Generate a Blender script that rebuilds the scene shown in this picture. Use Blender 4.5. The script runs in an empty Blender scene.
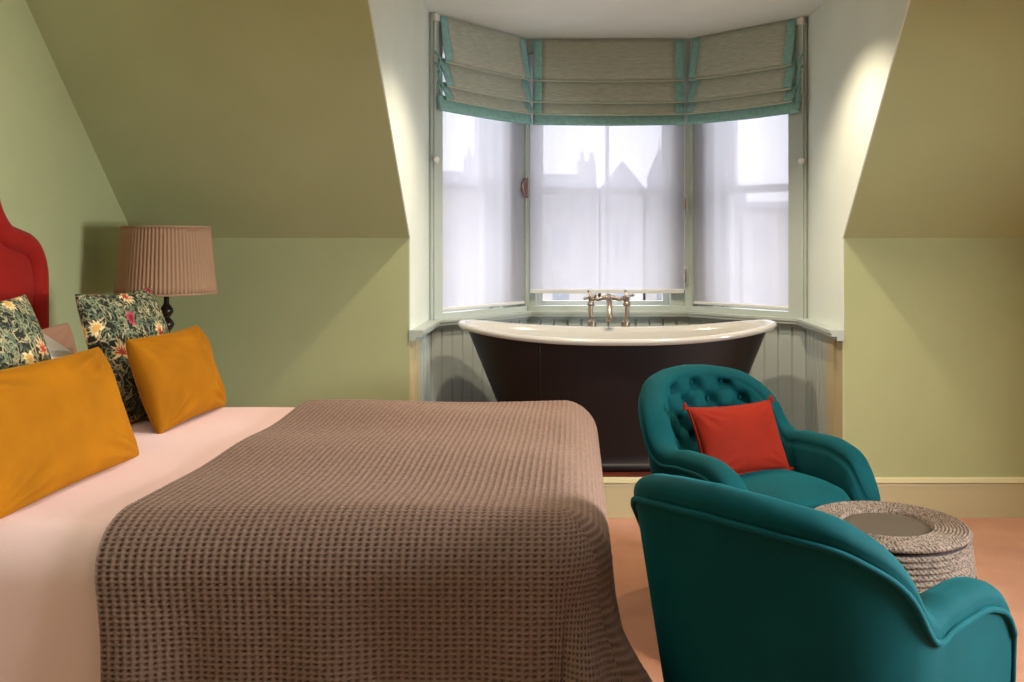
import bpy, bmesh, math, random
import numpy as np
from mathutils import Vector, Matrix, noise as mnoise
random.seed(7); np.random.seed(7)
S = bpy.context.scene
COL = S.collection
PI = math.pi

# ------------------------------------------------------------------ helpers
def lin(r, g, b):
    f = lambda c: (c/255/12.92 if c/255 <= .04045 else ((c/255+.055)/1.055)**2.4)
    return (f(r), f(g), f(b), 1.0)

def new_mat(name):
    m = bpy.data.materials.new(name); m.use_nodes = True
    nt = m.node_tree
    return m, nt, nt.nodes['Principled BSDF']

def N(nt, typ, **kw):
    n = nt.nodes.new(typ)
    for k, v in kw.items():
        if k in n.inputs: n.inputs[k].default_value = v
        else: setattr(n, k, v)
    return n

def simple(name, col, rough=.6, metal=0, sheen=0, sheen_col=None, spec=.5, var=0.0, vscale=8, bump=0.0, bscale=60, coat=0):
    m, nt, b = new_mat(name)
    b.inputs['Base Color'].default_value = col
    b.inputs['Roughness'].default_value = rough
    b.inputs['Metallic'].default_value = metal
    b.inputs['Specular IOR Level'].default_value = spec
    b.inputs['Sheen Weight'].default_value = sheen
    b.inputs['Sheen Roughness'].default_value = .35
    b.inputs['Coat Weight'].default_value = coat
    if sheen_col: b.inputs['Sheen Tint'].default_value = sheen_col
    tc = N(nt, 'ShaderNodeTexCoord')
    if var:
        n = N(nt, 'ShaderNodeTexNoise'); n.inputs['Scale'].default_value = vscale; n.inputs['Detail'].default_value = 5
        nt.links.new(tc.outputs['Object'], n.inputs['Vector'])
        r = N(nt, 'ShaderNodeValToRGB')
        r.color_ramp.elements[0].position = .3; r.color_ramp.elements[1].position = .7
        r.color_ramp.elements[0].color = tuple(c*(1-var) for c in col[:3])+(1,)
        r.color_ramp.elements[1].color = tuple(min(1, c*(1+var)) for c in col[:3])+(1,)
        nt.links.new(n.outputs['Fac'], r.inputs['Fac']); nt.links.new(r.outputs['Color'], b.inputs['Base Color'])
    if bump:
        n2 = N(nt, 'ShaderNodeTexNoise'); n2.inputs['Scale'].default_value = bscale; n2.inputs['Detail'].default_value = 4
        nt.links.new(tc.outputs['Object'], n2.inputs['Vector'])
        bp = N(nt, 'ShaderNodeBump'); bp.inputs['Strength'].default_value = bump; bp.inputs['Distance'].default_value = .004
        nt.links.new(n2.outputs['Fac'], bp.inputs['Height']); nt.links.new(bp.outputs['Normal'], b.inputs['Normal'])
    return m

def obj(name, me, m=None, parent=None, smooth=True):
    o = bpy.data.objects.new(name, me); COL.objects.link(o)
    if m is not None: me.materials.append(m)
    if smooth is True:
        me.polygons.foreach_set('use_smooth', [True]*len(me.polygons))
    if parent is not None: o.parent = parent
    return o

def thing(name, label, cat, loc=(0, 0, 0), rotz=0, group=None):
    o = bpy.data.objects.new(name, None); COL.objects.link(o)
    o.location = loc; o.rotation_euler = (0, 0, rotz); o.empty_display_size = .1
    o['label'] = label; o['category'] = cat
    if group: o['group'] = group
    return o

def tag(o, label, cat, group=None):
    o['label'] = label; o['category'] = cat
    if group: o['group'] = group
    return o

def structure(o, label=None, cat=None):
    o['kind'] = 'structure'
    if label: o['label'] = label
    if cat: o['category'] = cat
    return o

def mesh_np(name, V, F):
    me = bpy.data.meshes.new(name)
    me.from_pydata([tuple(v) for v in V], [], [tuple(f) for f in F]); me.update()
    return me

def grid_mesh(name, P, close_u=False, close_v=False):
    """P: (nu, nv, 3) array -> quad mesh, fast."""
    nu, nv = P.shape[:2]
    V = P.reshape(-1, 3)
    iu = np.arange(nu if close_u else nu-1); iv = np.arange(nv if close_v else nv-1)
    A, B = np.meshgrid(iu, iv, indexing='ij')
    a = (A*nv+B); b = (((A+1) % nu)*nv+B); c = (((A+1) % nu)*nv+(B+1) % nv); d = (A*nv+(B+1) % nv)
    F = np.stack([a, b, c, d], -1).reshape(-1, 4)
    me = bpy.data.meshes.new(name)
    me.vertices.add(len(V)); me.vertices.foreach_set('co', V.astype(np.float32).ravel())
    me.loops.add(F.size); me.loops.foreach_set('vertex_index', F.astype(np.int32).ravel())
    me.polygons.add(len(F)); me.polygons.foreach_set('loop_start', np.arange(0, F.size, 4, dtype=np.int32))
    try: me.polygons.foreach_set('loop_total', np.full(len(F), 4, dtype=np.int32))
    except Exception: pass
    me.update(calc_edges=True); me.validate()
    return me

def fix_normals(me):
    bm = bmesh.new(); bm.from_mesh(me)
    bmesh.ops.recalc_face_normals(bm, faces=bm.faces); bm.to_mesh(me); bm.free(); me.update()
    return me

class MB:
    """collects shapes into one mesh"""
    def __init__(s): s.bm = bmesh.new()
    def box(s, x0, x1, y0, y1, z0, z1, bev=0, M=None):
        vs = [s.bm.verts.new((x, y, z)) for x in (x0, x1) for y in (y0, y1) for z in (z0, z1)]
        fs = [(0, 1, 3, 2), (4, 6, 7, 5), (0, 4, 5, 1), (2, 3, 7, 6), (0, 2, 6, 4), (1, 5, 7, 3)]
        faces = [s.bm.faces.new([vs[i] for i in f]) for f in fs]
        if M is not None:
            for v in vs: v.co = M @ v.co
        if bev:
            es = list({e for f in faces for e in f.edges})
            bmesh.ops.bevel(s.bm, geom=es, offset=bev, segments=2, profile=.5, affect='EDGES')
        return s
    def prism(s, poly, axis, a0, a1, M=None):
        """poly of 2D points extruded along axis 'x','y' or 'z'"""
        def mk(p, a):
            if axis == 'x': v = Vector((a, p[0], p[1]))
            elif axis == 'y': v = Vector((p[0], a, p[1]))
            else: v = Vector((p[0], p[1], a))
            return s.bm.verts.new(M @ v if M is not None else v)
        A = [mk(p, a0) for p in poly]; B = [mk(p, a1) for p in poly]
        n = len(poly)
        s.bm.faces.new(A); s.bm.faces.new(B[::-1])
        for i in range(n): s.bm.faces.new([A[i], A[(i+1) % n], B[(i+1) % n], B[i]])
        return s
    def lathe(s, prof, n=32, c=(0, 0, 0), M=None, caps=True):
        rings = []
        for r, z in prof:
            rings.append([s.bm.verts.new((M @ Vector((r*math.cos(t), r*math.sin(t), z)) if M is not None else Vector((c[0]+r*math.cos(t), c[1]+r*math.sin(t), c[2]+z)))) for t in [2*PI*k/n for k in range(n)]])
        for a, b in zip(rings[:-1], rings[1:]):
            for k in range(n): s.bm.faces.new([a[k], a[(k+1) % n], b[(k+1) % n], b[k]])
        if caps:
            s.bm.faces.new(rings[0][::-1]); s.bm.faces.new(rings[-1])
        return s
    def tube(s, pts, r, n=10, caps=True):
        pts = [Vector(p) for p in pts]
        rr = r if hasattr(r, '__len__') else [r]*len(pts)
        rings = []; up = None
        for i, p in enumerate(pts):
            t = (pts[min(i+1, len(pts)-1)]-pts[max(i-1, 0)]).normalized()
            if up is None:
                up = t.orthogonal().normalized()
            up = (up-t*up.dot(t)).normalized(); w = t.cross(up)
            rings.append([s.bm.verts.new(p+(up*math.cos(a)+w*math.sin(a))*rr[i]) for a in [2*PI*k/n for k in range(n)]])
        for a, b in zip(rings[:-1], rings[1:]):
            for k in range(n): s.bm.faces.new([a[k], a[(k+1) % n], b[(k+1) % n], b[k]])
        if caps:
            s.bm.faces.new(rings[0][::-1]); s.bm.faces.new(rings[-1])
        return s
    def ball(s, c, r, sc=(1, 1, 1), n=12):
        M = Matrix.Translation(c) @ Matrix.Diagonal((r*sc[0], r*sc[1], r*sc[2], 1))
        bmesh.ops.create_uvsphere(s.bm, u_segments=n, v_segments=max(6, n//2+2), radius=1, matrix=M)
        return s
    def build(s, name, m=None, parent=None, smooth=False):
        bmesh.ops.recalc_face_normals(s.bm, faces=s.bm.faces)
        me = bpy.data.meshes.new(name); s.bm.to_mesh(me); s.bm.free()
        o = obj(name, me, m, parent, smooth=False)
        if smooth:
            me.polygons.foreach_set('use_smooth', [True]*len(me.polygons))
            if smooth == 'auto':
                try: me.set_sharp_from_angle(angle=math.radians(38))
                except Exception: pass
        return o

def vnoise(P, sc, seed=0):
    out = np.empty(len(P))
    for i, p in enumerate(P): out[i] = mnoise.noise(Vector((p[0]*sc+seed, p[1]*sc+seed*1.7, p[2]*sc)))
    return out

def smoothstep(a, b, x):
    t = np.clip((x-a)/(b-a), 0, 1); return t*t*(3-2*t)

# ------------------------------------------------------------------ materials
GREEN = lin(178, 183, 138)
def wall_paint(name, col):
    m = simple(name, col, rough=.75, spec=.25, var=.03, vscale=3, bump=.06, bscale=220)
    return m
M_wall = wall_paint('green_wall_paint', GREEN)
M_pale = wall_paint('pale_dormer_paint', lin(220, 227, 217))
M_ceil = wall_paint('ceiling_paint', lin(238, 243, 240))
M_wood = simple('sage_woodwork', lin(184, 193, 186), rough=.42, spec=.4, bump=.03, bscale=90)
M_skirt = simple('cream_green_skirting', lin(198, 188, 150), rough=.45, spec=.4)
M_floor = None
def carpet():
    m, nt, b = new_mat('terracotta_carpet')
    tc = N(nt, 'ShaderNodeTexCoord')
    n1 = N(nt, 'ShaderNodeTexNoise', Scale=260.0, Detail=3.0); n2 = N(nt, 'ShaderNodeTexNoise', Scale=5.0, Detail=3.0)
    for n in (n1, n2): nt.links.new(tc.outputs['Object'], n.inputs['Vector'])
    r = N(nt, 'ShaderNodeValToRGB')
    r.color_ramp.elements[0].position = .3; r.color_ramp.elements[1].position = .7
    r.color_ramp.elements[0].color = lin(152, 98, 70); r.color_ramp.elements[1].color = lin(198, 146, 114)
    mx = N(nt, 'ShaderNodeMath', operation='MULTIPLY_ADD'); mx.inputs[1].default_value = .6
    mm = N(nt, 'ShaderNodeMath', operation='MULTIPLY'); mm.inputs[1].default_value = .4
    nt.links.new(n2.outputs['Fac'], mm.inputs[0]); nt.links.new(n1.outputs['Fac'], mx.inputs[0]); nt.links.new(mm.outputs[0], mx.inputs[2])
    nt.links.new(mx.outputs[0], r.inputs['Fac']); nt.links.new(r.outputs['Color'], b.inputs['Base Color'])
    bp = N(nt, 'ShaderNodeBump', Strength=.5, Distance=.006)
    nt.links.new(n1.outputs['Fac'], bp.inputs['Height']); nt.links.new(bp.outputs['Normal'], b.inputs['Normal'])
    b.inputs['Roughness'].default_value = .95; b.inputs['Specular IOR Level'].default_value = .1
    b.inputs['Sheen Weight'].default_value = .2
    return m
M_floor = carpet()
M_plat = simple('dark_red_boards', lin(92, 38, 24), rough=.35, var=.25, vscale=6)
M_bed_linen = simple('blush_linen', lin(231, 199, 196), rough=.85, spec=.15, sheen=.1, bump=.05, bscale=400)
M_white_linen = simple('white_linen', lin(238, 232, 228), rough=.85, spec=.15, sheen=.1, bump=.05, bscale=300)
M_pink_linen = simple('pink_linen', lin(224, 178, 158), rough=.85, spec=.15, sheen=.1, bump=.05, bscale=300)
def velvet(name, col, tint, sheen=.7, rough=.8):
    m, nt, b = new_mat(name)
    tc = N(nt, 'ShaderNodeTexCoord')
    n = N(nt, 'ShaderNodeTexNoise', Scale=7.0, Detail=4.0); nt.links.new(tc.outputs['Object'], n.inputs['Vector'])
    r = N(nt, 'ShaderNodeValToRGB')
    r.color_ramp.elements[0].position = .3; r.color_ramp.elements[1].position = .72
    r.color_ramp.elements[0].color = tuple(c*.86 for c in col[:3])+(1,); r.color_ramp.elements[1].color = tuple(min(1, c*1.12) for c in col[:3])+(1,)
    nt.links.new(n.outputs['Fac'], r.inputs['Fac']); nt.links.new(r.outputs['Color'], b.inputs['Base Color'])
    b.inputs['Roughness'].default_value = rough; b.inputs['Specular IOR Level'].default_value = .12
    b.inputs['Sheen Weight'].default_value = sheen; b.inputs['Sheen Roughness'].default_value = .3
    b.inputs['Sheen Tint'].default_value = tint
    n2 = N(nt, 'ShaderNodeTexNoise', Scale=420.0, Detail=2.0); nt.links.new(tc.outputs['Object'], n2.inputs['Vector'])
    bp = N(nt, 'ShaderNodeBump', Strength=.12, Distance=.002)
    nt.links.new(n2.outputs['Fac'], bp.inputs['Height']); nt.links.new(bp.outputs['Normal'], b.inputs['Normal'])
    return m
M_teal = velvet('teal_velvet', lin(1, 66, 71), lin(10, 185, 195), sheen=.2)
M_teal_pipe = velvet('teal_piping', lin(8, 72, 78), lin(20, 190, 198), sheen=.3)
M_mustard = velvet('mustard_velvet', lin(150, 93, 4), lin(255, 190, 60), sheen=.3)
M_red = velvet('red_velvet', lin(122, 28, 12), lin(255, 90, 50), sheen=.12)
M_head = simple('red_wool', lin(152, 28, 20), rough=.8, spec=.2, sheen=.15, bump=.1, bscale=300)
M_black = simple('black_tub_paint', lin(28, 19, 20), rough=.42, spec=.4, var=.12, vscale=4)
M_enamel = simple('white_enamel', lin(196, 194, 188), rough=.12, spec=.6, coat=.4)
M_metal = simple('aged_nickel', lin(176, 160, 146), rough=.28, metal=1)
M_lampwood = simple('ebonised_wood', lin(36, 26, 22), rough=.32, spec=.5)
M_darkwood = simple('walnut_wood', lin(70, 44, 30), rough=.4, var=.3, vscale=6)
M_whiteplastic = simple('white_plastic', lin(232, 230, 222), rough=.35)
M_redcord = simple('faded_cleat', lin(150, 116, 112), rough=.5)
M_button = M_teal

def linen_blind():
    m, nt, b = new_mat('taupe_linen')
    tc = N(nt, 'ShaderNodeTexCoord')
    mp = N(nt, 'ShaderNodeMapping'); mp.inputs['Scale'].default_value = (6, 6, 90)
    nt.links.new(tc.outputs['Object'], mp.inputs['Vector'])
    n = N(nt, 'ShaderNodeTexNoise', Scale=3.0, Detail=5.0); nt.links.new(mp.outputs['Vector'], n.inputs['Vector'])
    r = N(nt, 'ShaderNodeValToRGB'); r.color_ramp.elements[0].position = .25; r.color_ramp.elements[1].position = .75
    r.color_ramp.elements[0].color = lin(176, 178, 162); r.color_ramp.elements[1].color = lin(214, 216, 202)
    nt.links.new(n.outputs['Fac'], r.inputs['Fac']); nt.links.new(r.outputs['Color'], b.inputs['Base Color'])
    b.inputs['Roughness'].default_value = .9; b.inputs['Specular IOR Level'].default_value = .1
    tr = N(nt, 'ShaderNodeBsdfTranslucent'); nt.links.new(r.outputs['Color'], tr.inputs['Color'])
    mx = N(nt, 'ShaderNodeMixShader'); mx.inputs[0].default_value = .18
    nt.links.new(b.outputs[0], mx.inputs[1]); nt.links.new(tr.outputs[0], mx.inputs[2])
    nt.links.new(mx.outputs[0], nt.nodes['Material Output'].inputs['Surface'])
    return m
M_blind = linen_blind()
M_blind_edge = simple('pale_linen_edge', lin(196, 200, 184), rough=.85, spec=.15)
M_blind_teal = simple('aqua_linen_border', lin(142, 184, 178), rough=.85, spec=.15, var=.12, vscale=40)

def sheer_mat():
    m, nt, b = new_mat('sheer_voile')
    nt.nodes.remove(b)
    t = N(nt, 'ShaderNodeBsdfTransparent'); t.inputs['Color'].default_value = (.80, .79, .84, 1)
    tl = N(nt, 'ShaderNodeBsdfTranslucent'); tl.inputs['Color'].default_value = (.66, .645, .725, 1)
    d = N(nt, 'ShaderNodeBsdfDiffuse'); d.inputs['Color'].default_value = (.84, .82, .90, 1)
    m1 = N(nt, 'ShaderNodeMixShader'); m1.inputs[0].default_value = .4
    nt.links.new(tl.outputs[0], m1.inputs[1]); nt.links.new(d.outputs[0], m1.inputs[2])
    m2 = N(nt, 'ShaderNodeMixShader'); m2.inputs[0].default_value = .84
    nt.links.new(t.outputs[0], m2.inputs[1]); nt.links.new(m1.outputs[0], m2.inputs[2])
    nt.links.new(m2.outputs[0], nt.nodes['Material Output'].inputs['Surface'])
    return m
M_sheer = sheer_mat()
def glass_mat():
    m, nt, b = new_mat('window_glass')
    nt.nodes.remove(b)
    t = N(nt, 'ShaderNodeBsdfTransparent'); g = N(nt, 'ShaderNodeBsdfGlossy'); g.inputs['Roughness'].default_value = .02
    lw = N(nt, 'ShaderNodeLayerWeight')
    pw = N(nt, 'ShaderNodeMath', operation='POWER'); pw.inputs[1].default_value = 5; nt.links.new(lw.outputs['Facing'], pw.inputs[0])
    f = N(nt, 'ShaderNodeMath', operation='MULTIPLY_ADD'); f.inputs[1].default_value = .5; f.inputs[2].default_value = .03; nt.links.new(pw.outputs[0], f.inputs[0])
    m2 = N(nt, 'ShaderNodeMixShader')
    nt.links.new(f.outputs[0], m2.inputs[0]); nt.links.new(t.outputs[0], m2.inputs[1]); nt.links.new(g.outputs[0], m2.inputs[2])
    nt.links.new(m2.outputs[0], nt.nodes['Material Output'].inputs['Surface'])
    return m
M_glass = glass_mat()
M_white_sash = simple('white_sash_paint', lin(226, 226, 220), rough=.4)
M_stone = simple('pale_stone', lin(186, 182, 180), rough=.9, var=.15, vscale=.6)
M_slate = simple('grey_slate_roof', lin(150, 152, 160), rough=.8, var=.2, vscale=1.5)
M_street = simple('street_tarmac', lin(110, 110, 108), rough=.9)

# ------------------------------------------------------------------ room shell
XL, XR, YB, YK = -2.07, 3.0, -1.6, 4.37           # left wall, right wall, rear wall, knee wall
AL, AR = -.775, 1.258                              # alcove cheeks
ZC = 2.505; ZK = 1.31
YC = YK-(ZC-ZK)/1.03                               # slope meets flat ceiling
P = [(-.772, 4.93), (-.29, 5.58), (.69, 5.58), (1.255, 5.02)]   # bay plan

structure(MB().box(XL-.12, XR+.12, YB-.12, YK, -.1, 0).build('floor', M_floor))
structure(MB().prism([(AL, YK+.022), (AR, YK+.022), (AR, P[3][1]), P[3], P[2], P[1], P[0], (AL, P[0][1])], 'z', -.1, .178).build('floor_platform', M_plat))
structure(MB().box(XL-.12, XL, YB, YK+.1, 0, 3.0).build('wall_left', M_wall))
structure(MB().box(XL-.12, XR+.12, YB-.12, YB, 0, 2.6).build('wall_rear', wall_paint('rear_wall_fill_absorber', lin(62, 60, 50))))  # unseen wall, coloured dark to cut fill from the camera side
# right gable wall with a window opening (daylight comes from here)
wy0, wy1, wz0, wz1 = .95, 2.0, .95, 1.95
w = MB()
w.box(XR, XR+.12, YB, wy0, 0, 2.6); w.box(XR, XR+.12, wy1, YK+.1, 0, 2.6)
w.box(XR, XR+.12, wy0, wy1, 0, wz0); w.box(XR, XR+.12, wy0, wy1, wz1, 2.6)
structure(w.build('wall_right', M_wall))
structure(MB().box(XL, AL-.006, YK, YK+.1, 0, ZK).build('wall_knee_left', M_wall))
structure(MB().box(AR+.006, XR, YK, YK+.1, 0, ZK).build('wall_knee_right', M_wall))
sl = [(YK, ZK), (YC, ZC), (YC+.12, ZC+.14), (YK+.1, ZK+.14), (YK+.1, ZK)]
structure(MB().prism(sl, 'x', XL, AL-.006).build('ceiling_slope_left', M_wall))
structure(MB().prism(sl, 'x', AR+.006, XR).build('ceiling_slope_right', M_wall))
structure(MB().prism([(XL-.1, YB-.1), (XR+.1, YB-.1), (XR+.1, YC), (AR+.1, YC), (AR+.1, 5.1), (P[2][0]+.3, 6.0), (P[1][0]-.3, 6.0), (AL-.1, 5.1), (AL-.1, YC), (XL-.1, YC)], 'z', ZC, ZC+.1).build('ceiling', M_ceil))
chk = [(YK, .85), (YK, ZK), (YC, ZC), (5.1, ZC), (5.1, .85)]
structure(MB().prism(chk, 'x', AL-.006, AL).build('wall_cheek_left', M_pale))
structure(MB().prism(chk, 'x', AR, AR+.006).build('wall_cheek_right', M_pale))
structure(MB().box(1.3, XR, 2.05, 2.15, 1.47, ZC).build('daylight_blocker', M_wall))  # unseen beam added to keep gable daylight off the slopes
# skirting: knee walls and the step across the alcove
def skirting(name, x0, x1, y=YK, d=.02):
    prof = [(y, 0), (y-d, 0), (y-d, .15), (y-d+.004, .158), (y-d-.004, .165), (y-d+.004, .18), (y, .186)]
    return structure(MB().prism(prof, 'x', x0, x1).build(name, M_skirt))
skirting('baseboard_back', XL, XR)
structure(MB().box(AL, AR, YK, YK+.025, 0, .18).build('trim_step', M_skirt))
structure(MB().box(XL, XL+.02, YB, YK-.02, 0, .17).build('baseboard_left', M_skirt))
structure(MB().box(XR-.02, XR, YB, YK-.02, 0, .17).build('baseboard_right', M_skirt))

# panelling below the sill: boards with V grooves, one mesh per stretch of wall
def panelling(name, A, B, z0=.178, z1=.85, board=.085, d=.012, m=M_wood, thick=.10):
    A = Vector((*A, 0)); B = Vector((*B, 0)); u = (B-A); L = u.length; u.normalize()
    n = Vector((u.y, -u.x, 0))          # towards the room (walk left -> right seen from inside)
    k = max(1, round(L/board)); bw = L/k; g = .007
    poly = []
    for i in range(k):
        s0, s1 = i*bw, (i+1)*bw
        poly += [(s0, 0), (s0+g, d), (s1-g, d)]
    poly += [(L, 0), (L, -thick), (0, -thick)]
    pts = [A+u*s+n*t for s, t in poly]
    return structure(MB().prism([(p.x, p.y) for p in pts], 'z', z0, z1).build(name, m))
panelling('wall_panelling_left', (AL, YK+.18), (AL, P[0][1]))
for i in range(3): panelling('wall_panelling_bay_%d' % (i+1), P[i], P[i+1])
panelling('wall_panelling_right', (AR, P[3][1]), (AR, YK+.24))
structure(MB().box(AL-.006, AL, YK, YK+.18, .18, .85).box(AL-.0, AL+.014, YK+.09, YK+.18, .178, .83).build('trim_post_left', M_skirt))
structure(MB().box(AR, AR+.006, YK, YK+.24, .18, .85).box(AR-.014, AR, YK+.11, YK+.24, .178, .83).build('trim_post_right', M_skirt))

# the sill runs round the alcove as one ledge
def offset_poly(pts, d):
    out = []
    for i, p in enumerate(pts):
        p = Vector(p)
        def nrm(a, b):
            u = (Vector(b)-Vector(a)).normalized(); return Vector((u.y, -u.x))
        ns = []
        if i > 0: ns.append(nrm(pts[i-1], pts[i]))
        if i < len(pts)-1: ns.append(nrm(pts[i], pts[i+1]))
        if len(ns) == 1: q = p+ns[0]*d
        else:
            b = (ns[0]+ns[1]).normalized(); q = p+b*(d/max(.3, b.dot(ns[0])))
        out.append((q.x, q.y))
    return out
path = [(AL, YK-.012), (AL, P[0][1])]+[P[0], P[1], P[2], P[3]]+[(AR, P[3][1]), (AR, YK-.012)]
path = [(AL, YK-.006), P[0], P[1], P[2], P[3], (AR, YK-.006)]
s = MB()
for d0, z0, z1 in ((.055, .846, .862), (.062, .862, .876), (.028, .826, .846)):
    inn = offset_poly(path, d0); outr = offset_poly(path, -.004)
    s.prism(inn+outr[::-1], 'z', z0, z1)
structure(s.build('trim_sill', M_wood))

# ------------------------------------------------------------------ bay windows
def face_matrix(A, B):
    A = Vector((*A, 0)); B = Vector((*B, 0)); u = (B-A).normalized(); n = Vector((-u.y, u.x, 0))
    M = Matrix((( u.x, n.x, 0, A.x), (u.y, n.y, 0, A.y), (0, 0, 1, 0), (0, 0, 0, 1)))
    return M, (B-A).length
ZS = .876
wall_bm = MB()
FM = []
for i in range(3):
    M, L = face_matrix(P[i], P[i+1]); FM.append((M, L))
    e0 = -.06 if i == 0 else -.14; e1 = L+.06 if i == 2 else L+.14
    a, b = (.085, L-.012) if i == 0 else ((.02, L-.11) if i == 2 else (.012, L-.03))
    g0, g1 = (a, b-.15) if i == 0 else ((a+.12, b-.01) if i == 2 else (a+.04, b-.08))
    wall = MB()
    wall.box(e0, g0, .05, .26, ZS-.05, ZC, M=M); wall.box(g1, e1, .05, .26, ZS-.05, ZC, M=M)
    wall.box(g0, g1, .05, .26, 2.42, ZC, M=M); wall.box(g0, g1, .05, .26, ZS-.05, ZS+.004, M=M)
    structure(wall.build('wall_bay_%d' % (i+1), M_wood))
    win = thing('window_%d' % (i+1), ['angled sash window at the end of the bay beside the bath head', 'wide middle sash window behind the bath taps', 'angled sash window of the bay above the tufted armchair'][i], 'window')
    win['kind'] = 'structure'
    f = MB()          # architrave facing the room
    f.box(0, a, -.014 if i == 0 else -.003, .05, ZS, ZC, M=M); f.box(b, L, -.014 if i == 2 else -.003, .05, ZS, ZC, M=M)
    f.box(a, b, -.012, .05, ZS, ZS+.03, M=M); f.box(a, b, -.012, .05, 2.42, ZC, M=M)
    if i == 0: f.box(.012, .032, -.026, -.014, ZS, ZC, M=M)
    if i == 2: f.box(L-.032, L-.012, -.026, -.014, ZS, ZC, M=M)
    f.build('architrave', M_wood, win)
    sw = .04; zm = 1.60
    for nm, z0, z1, n0 in (('upper_sash', zm-.02, 2.42, .20), ('lower_sash', ZS+.004, zm+.02, .155)):
        q = MB()
        q.box(g0, g0+sw, n0, n0+.04, z0, z1, M=M); q.box(g1-sw, g1, n0, n0+.04, z0, z1, M=M)
        q.box(g0+sw, g1-sw, n0, n0+.04, z0, z0+.045, M=M); q.box(g0+sw, g1-sw, n0, n0+.04, z1-.04, z1, M=M)
        if i == 1: q.box(L/2-.012, L/2+.012, n0, n0+.035, z0+.045, z1-.04, M=M)
        so = q.build(nm, M_white_sash, win)
        MB().box(g0+sw-.004, g1-sw+.004, n0+.016, n0+.022, z0+.04, z1-.036, M=M).build('pane', M_glass, so)
    # sheer voile panel inside the architrave: one flat cloth with slim rails
    zb = .93 if i != 1 else 1.0
    lab = ['pale sheer voile blind over the angled bay window above the bath head', 'wide sheer voile blind over the middle window, stopping short of the sill', 'pale sheer voile blind over the angled bay window nearest the tufted armchair'][i]
    sh = thing('sheer_blind', lab, 'blind', loc=M @ Vector((L/2, .008, zb)), group='sheer blinds in the bay')
    Mi = Matrix.Translation(-(M @ Vector((L/2, .008, zb)))) @ M
    U = np.linspace(a+.006, b-.006, 40); Z = np.linspace(zb, 2.40, 12)
    G = np.zeros((40, 12, 3))
    for p, uu in enumerate(U):
        for k, zz in enumerate(Z):
            w_ = .0025*math.sin(uu*31)+.0015*math.sin(uu*73+zz)
            v = Mi @ Vector((uu, .008+w_, zz)); G[p, k] = v
    obj('voile', grid_mesh('voile', G), M_sheer, sh)
    MB().box(a+.006, b-.006, -.001, .018, zb-.012 if i != 1 else zb-.02, zb+.004, bev=.003, M=Mi).build('hem_bar', M_white_sash, sh)
    MB().box(a+.006, b-.006, -.003, .020, 2.395, 2.415, bev=.003, M=Mi).build('top_rail', M_white_sash, sh)
# little round knobs, latches and cleats on the frames
def on_face(i, u, n, z):
    return FM[i][0] @ Vector((u, n, z))
def knob(i, u, z, label):
    c = on_face(i, u, -.026, z); M = Matrix.Translation(c) @ FM[i][0].to_3x3().to_4x4() @ Matrix.Rotation(PI/2, 4, 'X')
    o = MB().lathe([(.008, 0), (.008, .008), (.018, .010), (.020, .016), (.016, .022), (.006, .024)], 16, M=M).build('cord_knob', M_whiteplastic, smooth=True)  # white knob for the blind cord
    tag(o, label, 'tensioner', 'white cord knobs on the window frames')
knob(0, .012, 1.725, 'white round blind cord knob on the frame beside the bath head window')
knob(2, FM[2][1]-.012, 1.725, 'white round blind cord knob on the frame beside the window above the armchair')
t = thing('cord_cleat', 'small dull pink cord cleat on the post between bath head window and middle window', 'cleat', loc=on_face(1, .0, -.02, 1.61))
Mi = FM[1][0].to_3x3().to_4x4()
MB().box(-.012, .012, -.012, .006, -.06, .06, bev=.005, M=Mi).build('plate', M_redcord, t, smooth='auto')
MB().tube([Mi @ Vector(v) for v in ((-.004, -.014, -.05), (-.02, -.03, -.02), (-.02, -.03, .02), (-.004, -.014, .05))], [.005, .008, .008, .005], 8).build('horn', M_redcord, t, smooth=True)
for (zz, hh, lab) in ((1.09, .055, 'small sash bracket low on the post between middle window and armchair side window'), (1.52, .05, 'small pale sash fitting higher on the post beside the middle window')):
    t = thing('sash_bracket', lab, 'bracket', loc=on_face(1, FM[1][1]-.03, -.014, zz))
    MB().box(-.014, .014, -.014, 0, -hh, hh, bev=.004, M=Mi).build('plate', M_wood, t, smooth='auto')
    MB().box(-.006, .006, -.028, -.012, -hh*.7, hh*.7, bev=.003, M=Mi).build('catch', M_metal, t, smooth='auto')

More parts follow.
